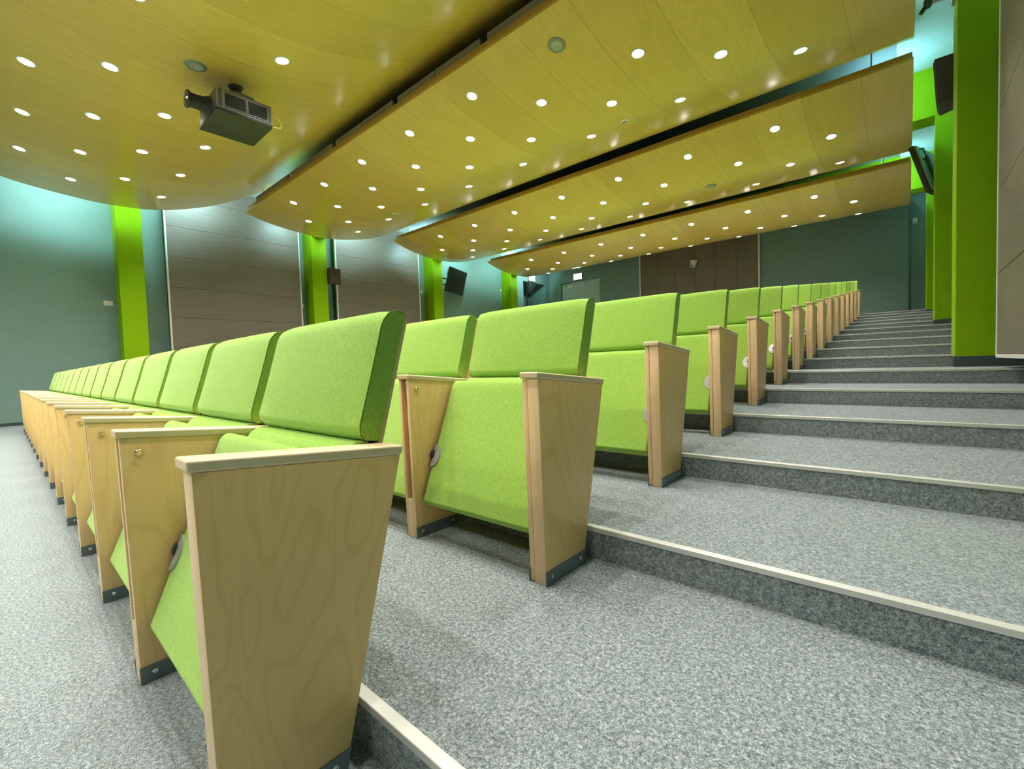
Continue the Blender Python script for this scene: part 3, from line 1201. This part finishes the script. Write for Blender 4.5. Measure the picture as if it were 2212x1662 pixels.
# empty swivel arm high on the near right pillar
t = thing('swivel_arm', 'empty dark swivel arm at the top right near the ceiling', 'bracket', (1.05, 5.15, 3.66))
bm = bmesh.new()
box(bm, -0.012, 0.010, -0.05, 0.05, -0.06, 0.09, 0.003, 1)
obj('wall_plate', bm, M['galv'], t)
bm = bmesh.new()
tube(bm, [(0, 0, 0.0), (-0.155, 0, 0.015)], 0.013, 10)
obj('arm', bm, M['galv'], t, 60)
bm = bmesh.new()
cyl(bm, (-0.155, -0.03, 0.02), (-0.155, 0.03, 0.02), 0.030, n=16)
tube(bm, [(-0.135, 0, 0.085), (-0.165, 0, 0.01), (-0.202, 0, -0.045)], 0.017, 8)
obj('swivel_head', bm, M['black'], t, 40)

# wedge-shaped loudspeaker under the left exit sign
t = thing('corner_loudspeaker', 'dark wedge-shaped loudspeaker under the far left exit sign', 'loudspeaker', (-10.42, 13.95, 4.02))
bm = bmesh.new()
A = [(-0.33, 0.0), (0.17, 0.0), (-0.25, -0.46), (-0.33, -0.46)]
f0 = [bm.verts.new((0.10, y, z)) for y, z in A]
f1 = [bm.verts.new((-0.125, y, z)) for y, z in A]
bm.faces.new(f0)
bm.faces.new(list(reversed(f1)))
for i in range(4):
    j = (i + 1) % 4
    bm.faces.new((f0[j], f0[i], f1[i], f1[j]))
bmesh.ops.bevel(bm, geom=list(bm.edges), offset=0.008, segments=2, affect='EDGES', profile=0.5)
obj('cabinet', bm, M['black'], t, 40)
bm = bmesh.new()
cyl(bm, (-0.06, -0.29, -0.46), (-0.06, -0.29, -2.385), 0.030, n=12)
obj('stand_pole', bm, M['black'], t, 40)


# exit signs
def exit_sign(loc, rz, label):
    t = thing('exit_sign', label, 'exit sign', loc, 'lit exit signs at the rear')
    t.rotation_euler = (0, 0, rz)
    bm = bmesh.new()
    box(bm, -0.20, 0.20, -0.05, 0.0, -0.125, 0.125, 0.006, 2)
    obj('housing', bm, M['teal'], t)
    bm = bmesh.new()
    box(bm, -0.185, 0.185, -0.056, -0.049, -0.11, 0.11, 0.003, 1)
    obj('lit_panel', bm, M['sign'], t)


exit_sign((-9.07, YB, 4.205), 0, 'lit white exit sign above the double door on the rear wall')
exit_sign((XWL, 14.03, 4.22), PI / 2, 'lit white exit sign above the left corner, over the wedge loudspeaker')

# dome camera
t = thing('dome_camera', 'small white security camera on the brown rear panel', 'camera', (-4.523, YB - 0.062, 3.90))
bm = bmesh.new()
box(bm, -0.11, 0.11, -0.06, 0.0, 0.02, 0.14, 0.03, 3)
obj('mount', bm, M['white'], t, 40)
bm = bmesh.new()
cyl(bm, (0.0, -0.05, 0.10), (-0.012, -0.09, -0.10), 0.105, 0.075, 24)
hd = obj('head', bm, M['white'], t, 40)
bm = bmesh.new()
cyl(bm, (-0.02, -0.160, -0.068), (-0.02, -0.150, -0.066), 0.030, 0.034, 20)
cyl(bm, (-0.02, -0.152, -0.066), (-0.016, -0.09, -0.06), 0.036, 0.040, 20)
obj('lens', bm, M['black'], hd, 40)


# wall sockets
def socket(loc, label, w):
    t = thing('wall_socket', label, 'socket', loc, 'white sockets on the left wall')
    bm = bmesh.new()
    box(bm, 0.0, 0.012, -w / 2, w / 2, -0.045, 0.045, 0.003, 1)
    obj('cover_plate', bm, M['white'], t)
    k = 2 if w > 0.1 else 1
    for i in range(k):
        y = (i - (k - 1) / 2) * 0.055
        bm = bmesh.new()
        lathe(bm, [(0.0, -0.002), (0.018, -0.002), (0.021, 0.002)], 16)
        xform(bm, Matrix.Translation((0.0125, y, 0)) @ Matrix.Rotation(PI / 2, 4, 'Y'))
        obj('outlet', bm, M['rail_grey'], t, 60)


socket((XWL, 1.225, 2.168), 'white double wall socket left of the first green pillar', 0.13)
socket((XWL, 4.86, 2.41), 'small white wall socket left of the second green pillar', 0.08)
socket((XWL, 8.557, 3.12), 'small white wall socket left of the third green pillar', 0.08)
socket((XWL, 12.198, 3.55), 'small white wall socket left of the fourth green pillar', 0.08)
t = thing('wall_sensor', 'small white box on the rear wall in the right-hand corner recess', 'sensor', (0.915, YB + 0.118, 4.07))
bm = bmesh.new()
box(bm, -0.045, 0.045, -0.05, 0.0, -0.07, 0.07, 0.008, 2)
obj('cover', bm, M['white'], t, 40)
bm = bmesh.new()
box(bm, -0.03, 0.03, -0.053, -0.048, -0.055, -0.02)
obj('window', bm, M['rail_grey'], t)
# upright conduit in the far left corner
bm = bmesh.new()
cyl(bm, (XWL + 0.06, YB - 0.03, NROWS * DZ), (XWL + 0.06, YB - 0.03, ZC - 0.02), 0.022, n=12)
tag(obj('conduit', bm, M['teal'], None, 60), 'thin upright teal pipe in the far left rear corner', 'pipe')

# ------------------------------------------------------------------ world, view
w = bpy.data.worlds.new('world')
w.use_nodes = True
w.node_tree.nodes['Background'].inputs[0].default_value = (0.5, 0.6, 0.6, 1)
w.node_tree.nodes['Background'].inputs[1].default_value = 0.0
SC.world = w
SC.view_settings.view_transform = 'Standard'
SC.view_settings.look = 'None'
SC.view_settings.gamma = 1.0
SC.view_settings.use_curve_mapping = False
SC.view_settings.exposure = 0.5
cy = SC.cycles
cy.use_denoising = True
cy.max_bounces = 5
cy.diffuse_bounces = 3
cy.glossy_bounces = 2
cy.use_adaptive_sampling = True
cy.adaptive_threshold = 0.08
cy.adaptive_min_samples = 16
cy.transmission_bounces = 2
cy.caustics_reflective = False
cy.caustics_refractive = False
cy.sample_clamp_indirect = 6.0
bpy.context.view_layer.update()
